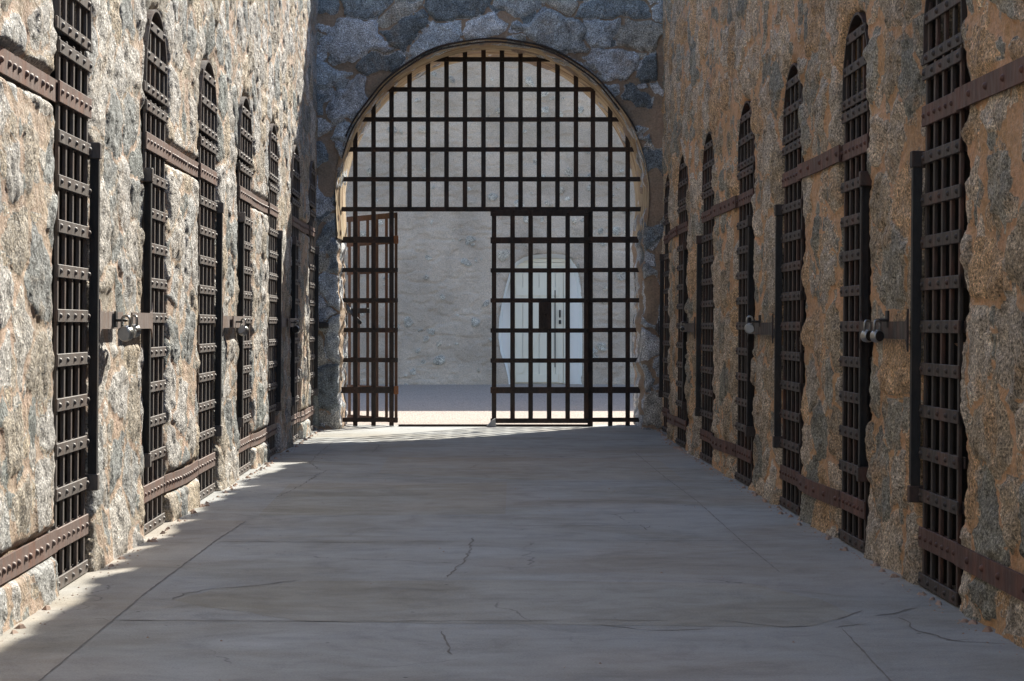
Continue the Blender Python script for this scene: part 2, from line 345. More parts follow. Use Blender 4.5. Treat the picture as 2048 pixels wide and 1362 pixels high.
# ------------------------------------------------------------------ masonry sheets
def wall_sheet(name, mat, parent, place, us, vs, stone, sdf=None, depth=0.0, depthsegs=4, relief=1.0, top=None, flats=(), seed=1, style='rubble', flip=False, warp=0.06, patches=()):
    U, V = np.meshgrid(us, vs, indexing='ij'); nu, nv = U.shape
    du = us[1]-us[0]; dv = vs[1]-vs[0]
    if sdf is not None:
        D = sdf(U, V)
        gu, gv = np.gradient(D, us, vs); g = np.hypot(gu, gv)+1e-6
        near = np.abs(D) < 0.8*np.hypot(du*gu/g, dv*gv/g)
        inner = np.zeros_like(near); inner[1:-1, :] = True; 
        near &= inner
        U = np.where(near, U-D*gu/g**2, U); V2 = np.where(near, V-D*gv/g**2, V); V2[:, 0] = V[:, 0]; V2[:, -1] = V[:, -1]; V = V2
        Dn = np.where(near, 0.0, D)
        Vf = np.maximum(V, vs[0]); V = Vf
    else: Dn = np.full(U.shape, 9.0); near = np.zeros(U.shape, bool); D = Dn
    wu = U + warp*fbm(U*4, V*4, seed+50, 3); wv = V + warp*fbm(U*4+9, V*4+3, seed+60, 3)
    su, sv = stone
    F1, F2, i1, i2, a1, b1 = voronoi(wu, wv, su, sv, seed)
    e = F2-F1
    if style == 'boulder':
        t0 = 0.014+0.10*np.clip(fbm(U*2.3, V*2.3, seed+5, 3)+0.20, 0, 1)
        st = sms(t0, t0+0.018, e)
        amp = 0.020+0.025*i2
        h = amp*np.sqrt(np.clip((e-t0)/0.11, 0, 1)) + st*((i1-0.5)*0.10*a1+(i2-0.5)*0.12*b1) + st*0.010*fbm(U*14, V*14, seed+9, 3)
        G1, G2, j1, j2, c1, d1 = voronoi(wu, wv, su*0.38, sv*0.38, seed+31)   # chinking stones in the joints
        small = (1-st)*sms(0.02, 0.035, G2-G1)*(j1 > 0.45)
        h = h+small*0.010; st = np.maximum(st, small); i1 = np.where(small > 0.5, j1, i1)
        h = h + 0.004*fbm(U*30, V*30, seed+12, 3)
        for (pc, pr, qc, qr) in patches:
            w = 1-sms(0.8, 0.95, np.hypot((U-pc)/pr, (V-qc)/qr)+0.25*fbm(U*6, V*6, seed+99, 3))
            st = st*(1-w); h = h*(1-w)+w*(0.014+0.004*fbm(U*5, V*5, seed+98, 3))
    elif style == 'rubble':
        t0 = 0.004+0.13*np.clip(fbm(U*1.3, V*1.3, seed+5, 4)*1.3+0.30, 0, 1)
        st = sms(t0, t0+0.03, e)
        amp = 0.006+0.012*i2
        h = amp*np.sqrt(np.clip((e-t0)/0.10, 0, 1)) + st*((i1-0.5)*0.09*a1+(i2-0.5)*0.09*b1)-0.012
        h = h + 0.018*(ridge(U*7, V*4.5, seed+8, 4)-0.6)*(0.5+st) + 0.014*fbm(U*24, V*17, seed+9, 3)*(0.45+0.55*st) + 0.007*(ridge(U*30, V*22, seed+12, 2)-0.6)
        G1, G2, j1, j2, c1, d1 = voronoi(wu, wv, su*0.33, sv*0.33, seed+31)
        small = (1-st)*sms(0.012, 0.03, G2-G1)*(j1 > 0.5)
        h = h+small*0.004; st = np.maximum(st, small); i1 = np.where(small > 0.5, j1, i1)
        h = h - 0.014*sms(0.55, 0.85, ridge(U*5, V*1.9, seed+77, 3))*sms(0.35, 0.7, vn(U*3, V*1.5, seed+78))    # pits where mortar fell out
    else:  # adobe with scattered pebbles
        keep = (i1 > 0.68); rad = 0.012+0.055*i2**3+0.02*i2
        st = sms(0, 0.012, rad-F1)*keep
        h = 0.035*st*(0.4+i2) + 0.02*fbm(U*2.2, V*2.2, seed+6, 4) + 0.016*fbm(U*7, V*10, seed+7, 4) - 0.03*sms(0.62, 0.8, ridge(U*2.6, V*5.5, seed+17, 3))
        i1 = hsh((i1*9999).astype(int), (i2*9999).astype(int), 3)
    h = h*relief
    if sdf is not None: h = h - 0.035*np.exp(-np.clip(Dn, 0, 9)/0.025)
    for (u0, u1, v0, v1, hm) in flats:
        w = sms(-0.03+0.012*fbm(U*9, V*3, 71, 3), 0.0, np.minimum(np.minimum(U-u0, u1-U), np.minimum(V-v0, v1-V)))
        h = np.where(h > hm, h*(1-w)+hm*w, h)
    cav = sms(-0.6, 0.9, fbm(U*2.1, V*2.1, seed+90, 4))
    Vz = V.copy()
    if top is not None: Vz = V + sms(vs[-1]-0.7, vs[-1], V)*top(U)
    P = place(U, Vz, h)                                     # (nu,nv,3)
    idx = np.arange(nu*nv).reshape(nu, nv)
    q = np.stack([idx[:-1, :-1], idx[1:, :-1], idx[1:, 1:], idx[:-1, 1:]], -1).reshape(-1, 4)
    Df = Dn.reshape(-1); D0 = D.reshape(-1)
    if sdf is not None:
        dm = Df[q]; keepf = (dm >= -1e-9).all(1) & ~((dm == 0).all(1) & (D0[q].mean(1) < 0)); q = q[keepf]
    verts = P.reshape(-1, 3); cols = np.stack([st, i1, cav], -1).reshape(-1, 3)
    if sdf is not None and depth > 0:
        E = np.concatenate([q[:, [0, 1]], q[:, [1, 2]], q[:, [2, 3]], q[:, [3, 0]]])
        key = np.sort(E, 1); kk = key[:, 0].astype(np.int64)*10**8+key[:, 1]
        un, inv, cnt = np.unique(kk, return_inverse=True, return_counts=True)
        bd = E[cnt[inv] == 1]
        bd = bd[(Df[bd] == 0).all(1)]
        bv = np.unique(bd); mp = {int(a): i for i, a in enumerate(bv)}
        Ub = U.reshape(-1)[bv]; Vb = Vz.reshape(-1)[bv]; layers = [bv]; nb = len(bv); cur = len(verts)
        hb = h.reshape(-1)[bv]; cb = cols[bv]
        gub = (gu/g).reshape(-1)[bv]; gvb = (gv/g).reshape(-1)[bv]
        for l in range(1, depthsegs+1):
            dd = depth*(l/depthsegs)**1.3
            wob = 0.014*fbm(Ub*6+dd*9, Vb*7+dd*5, seed+40, 3)*(3 if style == 'boulder' else 1.5)
            p = place(Ub-gub*0+gub*wob, np.maximum(Vb+gvb*wob, vs[0]), hb*max(0, 1-l)-dd)
            verts = np.concatenate([verts, p.reshape(-1, 3)]); 
            cc = cb.copy(); cc[:, 0] = sms(0.35, 0.6, vn(Ub*4+dd*7, Vb*4, seed+44)); cc[:, 1] = vn(Ub*3+dd*4, Vb*3, seed+45)
            cols = np.concatenate([cols, cc]); layers.append(np.arange(cur, cur+nb)); cur += nb
        ia = np.array([mp[int(a)] for a in bd[:, 0]]); ib = np.array([mp[int(a)] for a in bd[:, 1]])
        for l in range(depthsegs):
            q = np.concatenate([q, np.stack([layers[l][ib], layers[l][ia], layers[l+1][ia], layers[l+1][ib]], -1)])
    used = np.unique(q); rm = np.full(len(verts), -1); rm[used] = np.arange(len(used)); q = rm[q]; verts = verts[used]; cols = cols[used]
    if flip: q = q[:, ::-1]
    me = bpy.data.meshes.new(name); me.vertices.add(len(verts)); me.vertices.foreach_set('co', verts.astype(np.float32).ravel())
    me.loops.add(q.size); me.loops.foreach_set('vertex_index', q.astype(np.int32).ravel())
    me.polygons.add(len(q)); me.polygons.foreach_set('loop_start', np.arange(0, q.size, 4, dtype=np.int32)); me.polygons.foreach_set('loop_total', np.full(len(q), 4, np.int32))
    me.polygons.foreach_set('use_smooth', np.ones(len(q), bool)); me.update(calc_edges=True); me.validate()
    ca = me.color_attributes.new('stone', 'FLOAT_COLOR', 'POINT')
    ca.data.foreach_set('color', np.concatenate([cols, np.ones((len(cols), 1))], 1).astype(np.float32).ravel())
    me.materials.append(mat); o = bpy.data.objects.new(name, me); C.objects.link(o)
    if parent: o.parent = parent
    return o

# profile of the corridor sides (metres from the camera axis)
YE = 19.15                                                  # front of the gate wall
XL = lambda y: np.interp(y, [-10, 9, 15, 19.2], [1.515, 1.515, 1.475, 1.435])
XR = lambda y: np.interp(y, [-10, 14, 16.8, 19.2], [1.725, 1.73, 1.755, 1.87])
DL = 0.033; DR = 0.016                                      # how far the doors sit behind the wall face
def solve(px, XF):
    y = 10.0
    for _ in range(40): y = float(XF(y))*FPX/abs(px-935)
    return y
LP = [(103, 168), (279, 324), (388, 427), (470, 497), (531, 549), (577, 594), (613, 624)]
RP = [(1920, 1846), (1730, 1688), (1603, 1565), (1506, 1475), (1428, 1404), (1380, 1353), (1345, 1327)]
LD = []; RD = []
for a, b_ in LP:
    ya = solve(a, lambda y: XL(y)+DL); yb = solve(b_, lambda y: XL(y)+DL); LD.append((0.5*(ya+yb), min(max(yb-ya, 0.6), 0.74)))
LD[6] = (18.68, 0.60)
for a, b_ in RP:
    ya = solve(a, lambda y: XR(y)+DR); yb = solve(b_, lambda y: XR(y)+DR); RD.append((0.5*(ya+yb), min(max(yb-ya, 0.6), 0.74)))
print('LD', [(round(a, 2), round(b_, 2)) for a, b_ in LD]); print('RD', [(round(a, 2), round(b_, 2)) for a, b_ in RD])

HA, ZS = 0.36, 2.19
SZ = 0.96                                                 # the right-hand doors are a little lower
def doors_sdf(doors, seed, grow=0.03, sz=1.0):
    ZS, HA = 2.19*sz, 0.36*sz
    def f(U, V):
        D = np.full(U.shape, 9.0)
        for (yc, w) in doors:
            hw = w/2+grow; du = U-yc
            rect = np.abs(du)-hw
            r = (np.sqrt((du/hw)**2+((V-ZS)/HA)**2)-1)*min(hw, HA)
            D = np.minimum(D, np.where(V < ZS, rect, r))
        return D + 0.018*fbm(U*3, V*7, seed, 4)*1.3
    return f

# --- left cell block
HL = 4.9
wl = empty('cell_block_wall'); tag(wl, 'sunlit rubble stone cell block wall on the left with iron doors', 'stone wall')
flL = []; HM = -0.034
pairs = [(0, 1), (2, 3), (4, 5)]
for a, b_ in pairs: flL.append((LD[a][0], LD[b_][0], 0.92, 1.12, -0.012))
spairs = [(1, 2), (3, 4), (5, 6)]
for a, b_ in spairs:
    flL.append((LD[a][0], LD[b_][0], 1.83, 1.915, HM)); flL.append((LD[a][0], LD[b_][0], 0.155, 0.24, HM))
flL.append((3, LD[0][0], 1.83, 1.915, HM)); flL.append((3, LD[0][0], 0.155, 0.24, HM))
placeL = lambda U, V, h: np.stack([-XL(U)-0.018*0+h+0.02*np.exp(-V/0.15), U+0*V, V+0*U], -1)
wall_sheet('masonry_face', M_left, wl, placeL, np.arange(4.6, YE+0.09, 0.0135), np.linspace(0, HL, 410), (0.36, 0.25), doors_sdf(LD, 3), 0.85, 5, 0.70, None, flL, seed=11, flip=True)
wall_sheet('masonry_face', M_left, wl, placeL, np.arange(-9, 4.62, 0.05), np.linspace(0, HL, 100), (0.36, 0.25), None, 0, seed=11, flip=True, relief=0.70)
MB().box(-7, -XL(0)-0.80, -9, 20.3, -0.05, 4.55).build('block_core', M_block, wl)
MB().box(-2.4, -XL(0)-0.0+0.0, -9, YE, 4.86, 4.92).build('coping', M_block, wl)

# --- right cell block, ragged top
HR = 4.96
wr = empty('cell_block_wall'); tag(wr, 'shaded ochre rubble stone cell block wall on the right with iron doors', 'stone wall')
flR = []; HM = -0.010
for a, b_ in pairs: flR.append((RD[a][0], RD[b_][0], 0.88, 1.08, -0.012))
for a, b_ in spairs:
    flR.append((RD[a][0], RD[b_][0], 1.755, 1.84, HM)); flR.append((RD[a][0], RD[b_][0], 0.148, 0.232, HM))
flR.append((3, RD[0][0], 1.755, 1.84, HM)); flR.append((3, RD[0][0], 0.148, 0.232, HM))
placeR = lambda U, V, h: np.stack([XR(U)-h-0.02*np.exp(-V/0.15), U+0*V, V+0*U], -1)
def topR(U):
    W = 0.42; c = np.floor(U/W); best = np.zeros(U.shape)
    for k in (-1, 0, 1):
        i = c+k; z = i*0; cc = (i+0.5+0.5*(hsh(i, z, 3)-0.5))*W; hw = W*(0.42+0.35*hsh(i, z, 4)); H = 0.08+0.20*hsh(i, z, 9)
        t = np.abs(U-cc)/hw; best = np.maximum(best, H*np.sqrt(np.clip(1-t*t, 0, 1)))
    return best-0.03+0.03*fbm(U*6, U*0+2, 8, 2)
wall_sheet('masonry_face', M_right, wr, placeR, np.arange(4.6, YE+0.09, 0.0165), np.linspace(0, HR, 380), (0.38, 0.27), doors_sdf(RD, 23, 0.03, 0.95), 0.85, 5, 1.1, topR, flR, seed=37)
wall_sheet('masonry_face', M_right, wr, placeR, np.arange(-9, 4.62, 0.05), np.linspace(0, HR, 100), (0.38, 0.27), None, 0, seed=37, top=topR, relief=1.1)
MB().box(1.725+0.80, 7, -9, 20.3, -0.05, 4.3).build('block_core', M_block, wr)
MB().box(1.83, 2.6, -9, YE, 4.2, 4.28).build('roof_ledge', M_block, wr)

# --- gate wall with the arch
AX, AR, AZ = 0.235, 1.487, 2.235
HE = 4.72; YB = 20.3
def arch_sdf(U, V):
    n = 0.022*fbm(U*3, V*6, 71, 4)
    n = n*sms(AZ+0.35, AZ-0.1, V)
    lo = np.abs(U-0.2275)-1.4625
    up = np.hypot(U-AX, V-AZ)-AR
    k = sms(AZ-0.42, AZ+0.0, V)
    return np.where(V > AZ, up, lo*(1-k)+(np.abs(U-AX)-AR)*k) + n*1.6
sE = FPX/YE
PT = [((a-935)/sE, b_/sE, 1+(650-c)/sE, d/sE) for a, b_, c, d in ((1310, 30, 400, 70), (1318, 24, 250, 60), (1325, 14, 520, 60), (1300, 26, 600, 60), (770, 55, 175, 40), (655, 22, 360, 40), (1285, 40, 235, 26), (1325, 14, 120, 60))]
we = empty('gate_wall', (0, 0, 0)); tag(we, 'shaded grey boulder wall with wide arched gateway at the end of the walk', 'stone wall')
placeE = lambda U, V, h: np.stack([U+0*V, YE-h, V+0*U], -1)
wall_sheet('masonry_face', M_end, we, placeE, np.arange(-1.75, 2.15, 0.0125), np.linspace(0, HE, 380), (0.48, 0.30), arch_sdf, YB-YE-0.02, 7, 1.0, None, (), seed=206, style='boulder', warp=0.11, flip=False, patches=PT)
placeB = lambda U, V, h: np.stack([U+0*V, YB+h, V+0*U], -1)
wall_sheet('rear_face', M_left, we, placeB, np.arange(-7, 7.4, 0.04), np.linspace(0, HE, 118), (0.5, 0.34), arch_sdf, 0, 1, 0.8, None, (), seed=88, style='boulder', flip=True)
MB().box(-7, 7.4, YE+0.02, YB-0.01, HE-0.12, HE-0.01).build('coping', M_block, we)
# arch lining: layered plaster rings over the gateway
def lining():
    ys = [YE-0.02, YE+0.02, YE+0.14, YE+0.16, YE+0.30, YE+0.325, YE+0.50, YE+0.53, YE+0.80, YE+0.83, YE+1.0, YB+0.02]
    rs = [1.500, 1.494, 1.500, 1.486, 1.496, 1.480, 1.490, 1.478, 1.488, 1.476, 1.482, 1.474]
    vs = []; fs = []; n = 96
    for y, r in zip(ys, rs):
        for k in range(-8, n+9):
            a = math.pi*min(max(k, 0), n)/n; dn = max(0, -k, k-n)/8*0.40
            rr = r + ((-0.032 if k < 0 else -0.017)*float(sms(0, 1, dn/0.42)) if dn > 0 else 0) + 0.010*float(fbm(np.array([a*3.0+y*2]), np.array([y*9.0]), 4, 3)[0])
            vs.append((AX+rr*math.cos(a), y + 0.012*float(fbm(np.array([a*5.0]), np.array([y*3.0]), 8, 2)[0]), AZ+rr*math.sin(a)-dn))
    n += 16; m = n+1
    for i in range(len(ys)-1):
        for k in range(n): fs.append((i*m+k, i*m+k+1, (i+1)*m+k+1, (i+1)*m+k))
    mb = MB(); mb.add(vs, fs, True); return mb
lining().build('arch_lining', M_plaster, we, recalc=False)
# iron rims round the front edge of the arch
def rim(r, y, a0, a1, w, d):
    vs = []; fs = []; n = 70
    for k in range(n+1):
        a = R(a0+(a1-a0)*k/n); rr = r+0.006*math.sin(a*7)+0.004*math.sin(a*17)
        for (q, yy) in ((0, 0), (w, 0), (w, d), (0, d)):
            vs.append((AX+(rr+q)*math.cos(a), y+yy, AZ+(rr+q)*math.sin(a)))
    for k in range(n):
        for j in range(4): fs.append((k*4+j, k*4+(j+1) % 4, k*4+4+(j+1) % 4, k*4+4+j))
    fs.append((0, 1, 2, 3)); fs.append(tuple(n*4+j for j in range(4)))
    return MB().add(vs, fs)
rim(1.498, YE-0.065, 24, 158, 0.013, 0.04).build('arch_rim', M_gate, we)
rim(1.470, YE-0.045, 34, 166, 0.012, 0.04).build('arch_rim', M_gate, we)
# smooth mortar patches on the right shoulder of the arch wall
def blob(name, pts, y0, y1, mat, parent):
    return MB().prism(pts, y0, y1, 'y').build(name, mat, parent)
sE = FPX/YE
def pe(x, y): return ((x-935)/sE, 1+(650-y)/sE)

# ------------------------------------------------------------------ ground
gm = MB(); gm.add([(-300, -300, -0.012), (300, -300, -0.012), (300, 500, -0.012), (-300, 500, -0.012)], [(0, 1, 2, 3)])
tag(gm.build('gravel_ground', M_gravel), kind='structure')
fl = MB(); fl.box(-1.75, 2.1, -9, YB-0.25, -0.10, 0.0); walk = fl.build('walkway', M_slab); tag(walk, kind='structure')
def crack(mb, pts, w=0.006, jit=0.012, seed=1, z=0.0015):
    rnd = random.Random(seed); P = []
    for (x0, y0), (x1, y1) in zip(pts[:-1], pts[1:]):
        L = math.hypot(x1-x0, y1-y0); n = max(2, int(L/0.05))
        for k in range(n): t = k/n; P.append((x0+(x1-x0)*t+rnd.uniform(-jit, jit), y0+(y1-y0)*t+rnd.uniform(-jit, jit)))
    P.append(pts[-1]); vs = []; fs = []
    for i, p in enumerate(P):
        a = P[max(0, i-1)]; b = P[min(len(P)-1, i+1)]; dx, dy = b[0]-a[0], b[1]-a[1]; l = math.hypot(dx, dy)+1e-9
        ww = w*(0.35+rnd.random()); ww *= 1 if 0 < i < len(P)-1 else 0.2
        vs += [(p[0]-dy/l*ww/2, p[1]+dx/l*ww/2, z), (p[0]+dy/l*ww/2, p[1]-dx/l*ww/2, z)]
    for i in range(len(P)-1): fs.append((2*i, 2*i+1, 2*i+3, 2*i+2))
    mb.add(vs, fs)
def fp(x, y): s = y-650.0; return ((x-935)/s, FPX/s)
def sheet(name, pts, mat, z):
    mb = MB(); rnd = random.Random(3); P = []
    for (a, b_) in zip(pts, pts[1:]+pts[:1]):
        L = math.hypot(b_[0]-a[0], b_[1]-a[1]); n = max(1, int(L/0.08))
        for k in range(n): P.append((a[0]+(b_[0]-a[0])*k/n+rnd.uniform(-.012, .012), a[1]+(b_[1]-a[1])*k/n+rnd.uniform(-.012, .012), z))
    mb.add(P, [tuple(range(len(P)))]); return mb.build(name, mat, walk)
sheet('repair_patch', [fp(*p) for p in ((350, 1200), (430, 1179), (600, 1163), (1000, 1160), (1500, 1168), (1660, 1205), (1700, 1228), (1620, 1254), (1300, 1252), (900, 1247), (600, 1243), (500, 1225), (400, 1212))], M_slab2, 0.0007)
MB().add([(-1.75, 4.0, 0.0006), (-1.208, 4.0, 0.0006), (-1.203, 7.5, 0.0006), (-1.168, 9.3, 0.0006), (-1.13, 10.2, 0.0006), (-1.75, 10.4, 0.0006)], [(0, 1, 2, 3, 4, 5)]).build('margin_slab', M_slab3, walk)
MB().add([(-1.1, 10.5, 0.0006), (0.2, 10.55, 0.0006), (0.25, 12.7, 0.0006), (-1.12, 12.6, 0.0006)], [(0, 1, 2, 3)]).build('tan_slab', M_slab2, walk)
MB().add([(0.4, 12.9, 0.0006), (1.4, 12.9, 0.0006), (1.42, 15.0, 0.0006), (-0.6, 15.1, 0.0006), (-0.6, 13.5, 0.0006)], [(0, 1, 2, 3, 4)]).build('tan_slab', M_slab3, walk)
cm = MB()
# long joints
crack(cm, [(-1.205, 2.5), (-1.20, 7.5), (-1.165, 9.3), (-1.13, 10.2)], 0.007, 0.002, 1)
crack(cm, [(1.19, 4.0), fp(1780, 1362), fp(1683, 1256)], 0.007, 0.002, 2)
crack(cm, [fp(1560, 1145), fp(1480, 1080), fp(1395, 1003), fp(1330, 955), fp(1270, 905)], 0.005, 0.002, 3)
# cross joints
for i, (y, x0, x1) in enumerate([(1241, 225, 1100), (1083, 430, 925), (1050, 940, 1300), (1240, 1180, 1350), (962, 700, 1330), (1080, 1100, 1560), (930, 640, 1300), (1003, 1080, 1390), (915, 900, 1250), (985, 560, 980)]):
    crack(cm, [fp(x0, y), fp((x0+x1)/2, y+2), fp(x1, y+1)], 0.010, 0.004, 10+i)
# cracks
for i, pl in enumerate([
    [(345, 1200), (370, 1187), (430, 1178), (520, 1170), (600, 1160)],
    [(885, 1262), (892, 1290), (905, 1310)], [(945, 1075), (940, 1100), (925, 1125), (895, 1155)],
    [(555, 995), (600, 972), (635, 950), (655, 940), (690, 937)], [(640, 940), (620, 925), (640, 905), (665, 885)],
    [(1750, 1232), (1790, 1227), (1815, 1220), (1842, 1216)], [(1790, 1235), (1818, 1243), (1830, 1262), (1870, 1272), (1905, 1281), (1955, 1285), (2038, 1289)],
    [(1905, 1281), (1950, 1278)], [(1670, 1240), (1700, 1228), (1725, 1222)], [(1675, 1256), (1705, 1250), (1745, 1248)],
    [(220, 1243), (205, 1238), (188, 1238)], [(1440, 1240), (1560, 1255), (1640, 1252)], [(700, 1180), (760, 1176), (900, 1182)],
    [(1280, 1050), (1290, 1060), (1300, 1052)], [(730, 880), (760, 890), (745, 905)], [(1200, 1250), (1300, 1262), (1420, 1258)]]):
    crack(cm, [fp(*p) for p in pl], 0.010 if i in (0, 6, 5) else 0.007, 0.010, 40+i)
ck = cm.build('floor_crack', M_crack, walk)
# dust and grit that gathers along the wall feet
rnd = random.Random(5); gr = MB()
for i in range(700):
    y = rnd.uniform(4.8, 19.0); s = rnd.choice((-1, 1)); off = abs(rnd.gauss(0, 0.035))+0.0
    x = -XL(y)+0.03+off if s < 0 else XR(y)-0.03-off
    if rnd.random() < 0.10: x = rnd.uniform(-1.35, 1.6)
    r = rnd.uniform(0.002, 0.006); x = float(x)
    vs = [(x+r*math.cos(a)*rnd.uniform(.7, 1.3), y+r*math.sin(a)*rnd.uniform(.7, 1.3), 0.0) for a in (0, 1.57, 3.14, 4.71)]+[(x, y, r*0.9)]
    gr.add(vs, [(0, 1, 4), (1, 2, 4), (2, 3, 4), (3, 0, 4)])
for i in range(170):
    y = rnd.uniform(4.8, 19.0); s = rnd.choice((-1, 1)); off = abs(rnd.gauss(0, 0.02))
    x = float(-XL(y)+0.035+off if s < 0 else XR(y)-0.03-off); r = rnd.uniform(0.008, 0.022)
    vs = [(x+r*math.cos(a)*rnd.uniform(.5, 1.3), y+r*math.sin(a)*rnd.uniform(.5, 1.5), 0.0) for a in (0, 1.2, 2.4, 3.6, 4.8)]+[(x+r*.4*math.cos(a), y+r*.4*math.sin(a), r*rnd.uniform(.5, .9)) for a in (0, 2.1, 4.2)]
    gr.add(vs, [(0, 1, 5), (1, 2, 6, 5), (2, 3, 6), (3, 4, 7, 6), (4, 0, 5, 7), (5, 6, 7)])
tag(gr.build('grit', M_patch), kind='stuff', label='sandy grit scattered on the walkway along the foot of the walls')

# ------------------------------------------------------------------ cell doors
DW, DH, NB = 0.66, 2.06, 13
BZ = [0.03+0.1675*k for k in range(NB)]
def bend(z, k): return 0.0
def make_door(latch, Mi, Ms, Ma):
    rt = empty('cell_door')
    ys = [-DW/2+0.04+(DW-0.08)/4*i for i in range(5)]
    for y in ys: MB().box(-0.007, 0.007, y-0.0145, y+0.0145, 0.005, DH+0.02, 0.002).build('bar', Mi, rt)
    for k, z in enumerate(BZ):
        big = k in (1, 11); h = 0.041 if big else 0.0245
        y0, y1 = -DW/2, DW/2
        mb = MB()
        mb.box(0.0075, 0.0165, y0, y1, z-h, z+h, 0.002)
        mb.box(-0.0165, -0.0075, y0, y1, z-h*0.9, z+h*0.9, 0.002)
        if k in (2, 10):                                    # bracket that carries the latch plate
            e0, e1 = (y1, y1+0.045) if latch > 0 else (y0-0.045, y0)
            mb.box(-0.0165, 0.052, e0, e1, z-0.033, z+0.033, 0.003)
        rv = mb
        pts = [y-0.0 for y in ys] if not big else [y0+0.04+(DW-0.08)/6*i for i in range(7)]
        for y in pts: rv.rivet((0.0165, y, z), 0.0108, (1, 0, 0), 0.0095)
        mb.build('strap_band' if big else 'band', Ms if big else Mi, rt)
    # latch plate: upright angle iron standing off the door, with its arm
    s = 1 if latch > 0 else -1
    e = s*(DW/2+0.006); mb = MB()
    y0, y1 = sorted((e, e+s*0.008)); mb.box(0.010, 0.046, y0, y1, BZ[2], BZ[10])
    y0, y1 = sorted((e+s*0.009, e+s*0.034)); mb.box(0.0385, 0.046, y0, y1, BZ[2]+0.04, BZ[10]-0.04)
    mb.build('latch_plate', M_dark, rt)  # near-black colour stands in for shade on the camera-facing flange
    a0 = e+s*0.035; a1 = e+s*0.60
    fil = 0.05; hh = 0.036; z0 = 1.02; poly = []
    for k in range(7):
        t = math.pi/2*k/6; poly.append((a0+s*fil*(1-math.cos(t)), z0+hh+fil*(1-math.sin(t))))
    poly += [(a1, z0+hh), (a1, z0-hh)]
    for k in range(7):
        t = math.pi/2*(1-k/6); poly.append((a0+s*fil*(1-math.cos(t)), z0-hh-fil*(1-math.sin(t))))
    MB().prism(poly, 0.042 if s > 0 else 0.051, 0.050 if s > 0 else 0.059).build('hasp_arm', Ma, rt)
    return rt
def make_surround(Mi):
    rt = empty('transom_grille')
    mb = MB(); hw = DW/2+0.012
    for s in (-1, 1):
        y0, y1 = sorted((s*hw, s*(hw+0.008))); mb.box(-0.45, -0.018, y0, y1, 0.0, ZS-0.02)
    mb.build('jamb_shade_sheet', M_dark, rt)  # dark sheets added to paint the deep shade of the door reveals
    fr = MB(); vs = []; fs = []; n = 24; hw = DW/2
    pr = []
    for k in range(n+1):
        a = math.pi*k/n; pr.append((-hw*math.cos(a), ZS+0.005+(HA-0.02)*math.sin(a)))
    pr = [(-hw, DH+0.045)]+pr+[(hw, DH+0.045)]
    for i, (y, z) in enumerate(pr):
        dy, dz = -y/hw*0.013, -0.012*max(0, (z-ZS)/HA)
        vs += [(-0.03, y, z), (0.014, y, z), (0.014, y+dy, z+dz), (-0.03, y+dy, z+dz)]
    for i in range(len(pr)-1):
        for j in range(4): fs.append((i*4+j, i*4+(j+1) % 4, i*4+4+(j+1) % 4, i*4+4+j))
    fr.add(vs, fs); fr.build('arch_rim', Mi, rt)
    ys = [-DW/2+0.04+(DW-0.08)/4*i for i in range(5)]
    for y in ys:
        zt = ZS+0.0+(HA-0.03)*math.sqrt(max(0, 1-(y/hw)**2)); MB().box(-0.012, 0.002, y-0.014, y+0.014, DH+0.05, min(zt, 2.46), 0.002).build('bar', Mi, rt)
    for z, k in ((2.125, 0), (2.285, 1), (2.435, 2)):
        hz = hw-0.01 if z < ZS else (hw)*math.sqrt(1-((z-ZS)/(HA-0.0))**2)
        ex = 0.05 if k == 0 else 0.0
        bd = MB().box(0.003, 0.012, -hz-ex, hz+ex, z-0.023, z+0.023, 0.002); rv = bd
        nn = (5, 4, 3)[k]
        for i in range(nn):
            y = (-hz+0.05)+(2*hz-0.1)*i/(nn-1); rv.rivet((0.012, y, z), 0.0125, (1, 0, 0), 0.011)
        bd.build('band', Mi, rt)
    return rt
protoL = {1: make_door(1, M_door, M_strap, M_arm), -1: make_door(-1, M_door, M_strap, M_arm)}
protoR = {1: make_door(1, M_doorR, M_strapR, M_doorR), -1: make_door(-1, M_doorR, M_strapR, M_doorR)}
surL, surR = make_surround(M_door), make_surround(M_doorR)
used = set()
ordn = ['nearest the camera', 'second from the camera', 'third from the camera', 'fourth from the camera', 'fifth from the camera', 'sixth from the camera, half in shade', 'farthest away, tucked against the gate wall']
ordr = ['nearest the camera', 'second from the camera', 'third from the camera', 'fourth from the camera', 'fifth from the camera', 'sixth from the camera', 'farthest away, beside the gate pier']
def place_thing(proto, x, y, w, rz, lean, sz=1.0):
    o = proto if id(proto) not in used else copy_tree(proto); used.add(id(proto))
    o.location = (x, y, 0.0); o.rotation_euler = (0, lean, rz); o.scale = (1, w/DW, sz); return o
for i, (yc, w) in enumerate(LD):
    x = -float(XL(yc))-DL; s = 1 if i % 2 == 0 else -1
    lt = 'latch plate on its far side' if s > 0 else 'latch plate on its near side'
    tag(place_thing(protoL[s], x, yc, w, 0, R(0.45)), f'riveted iron lattice cell door in the sunlit left wall, {ordn[i]}', 'cell door', 'iron lattice cell doors')
    tag(place_thing(surL, x, yc, w, 0, R(0.45)), f'arched iron grille over the left wall cell door {ordn[i]}', 'transom grille', 'arched grilles over the cell doors')
for i, (yc, w) in enumerate(RD):
    x = float(XR(yc))+DR; s = -1 if i % 2 == 0 else 1
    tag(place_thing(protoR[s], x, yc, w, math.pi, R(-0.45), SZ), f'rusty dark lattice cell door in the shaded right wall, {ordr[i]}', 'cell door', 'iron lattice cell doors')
    tag(place_thing(surR, x, yc, w, math.pi, R(-0.45), 0.95), f'dark arched grille over the right wall cell door {ordr[i]}', 'transom grille', 'arched grilles over the cell doors')

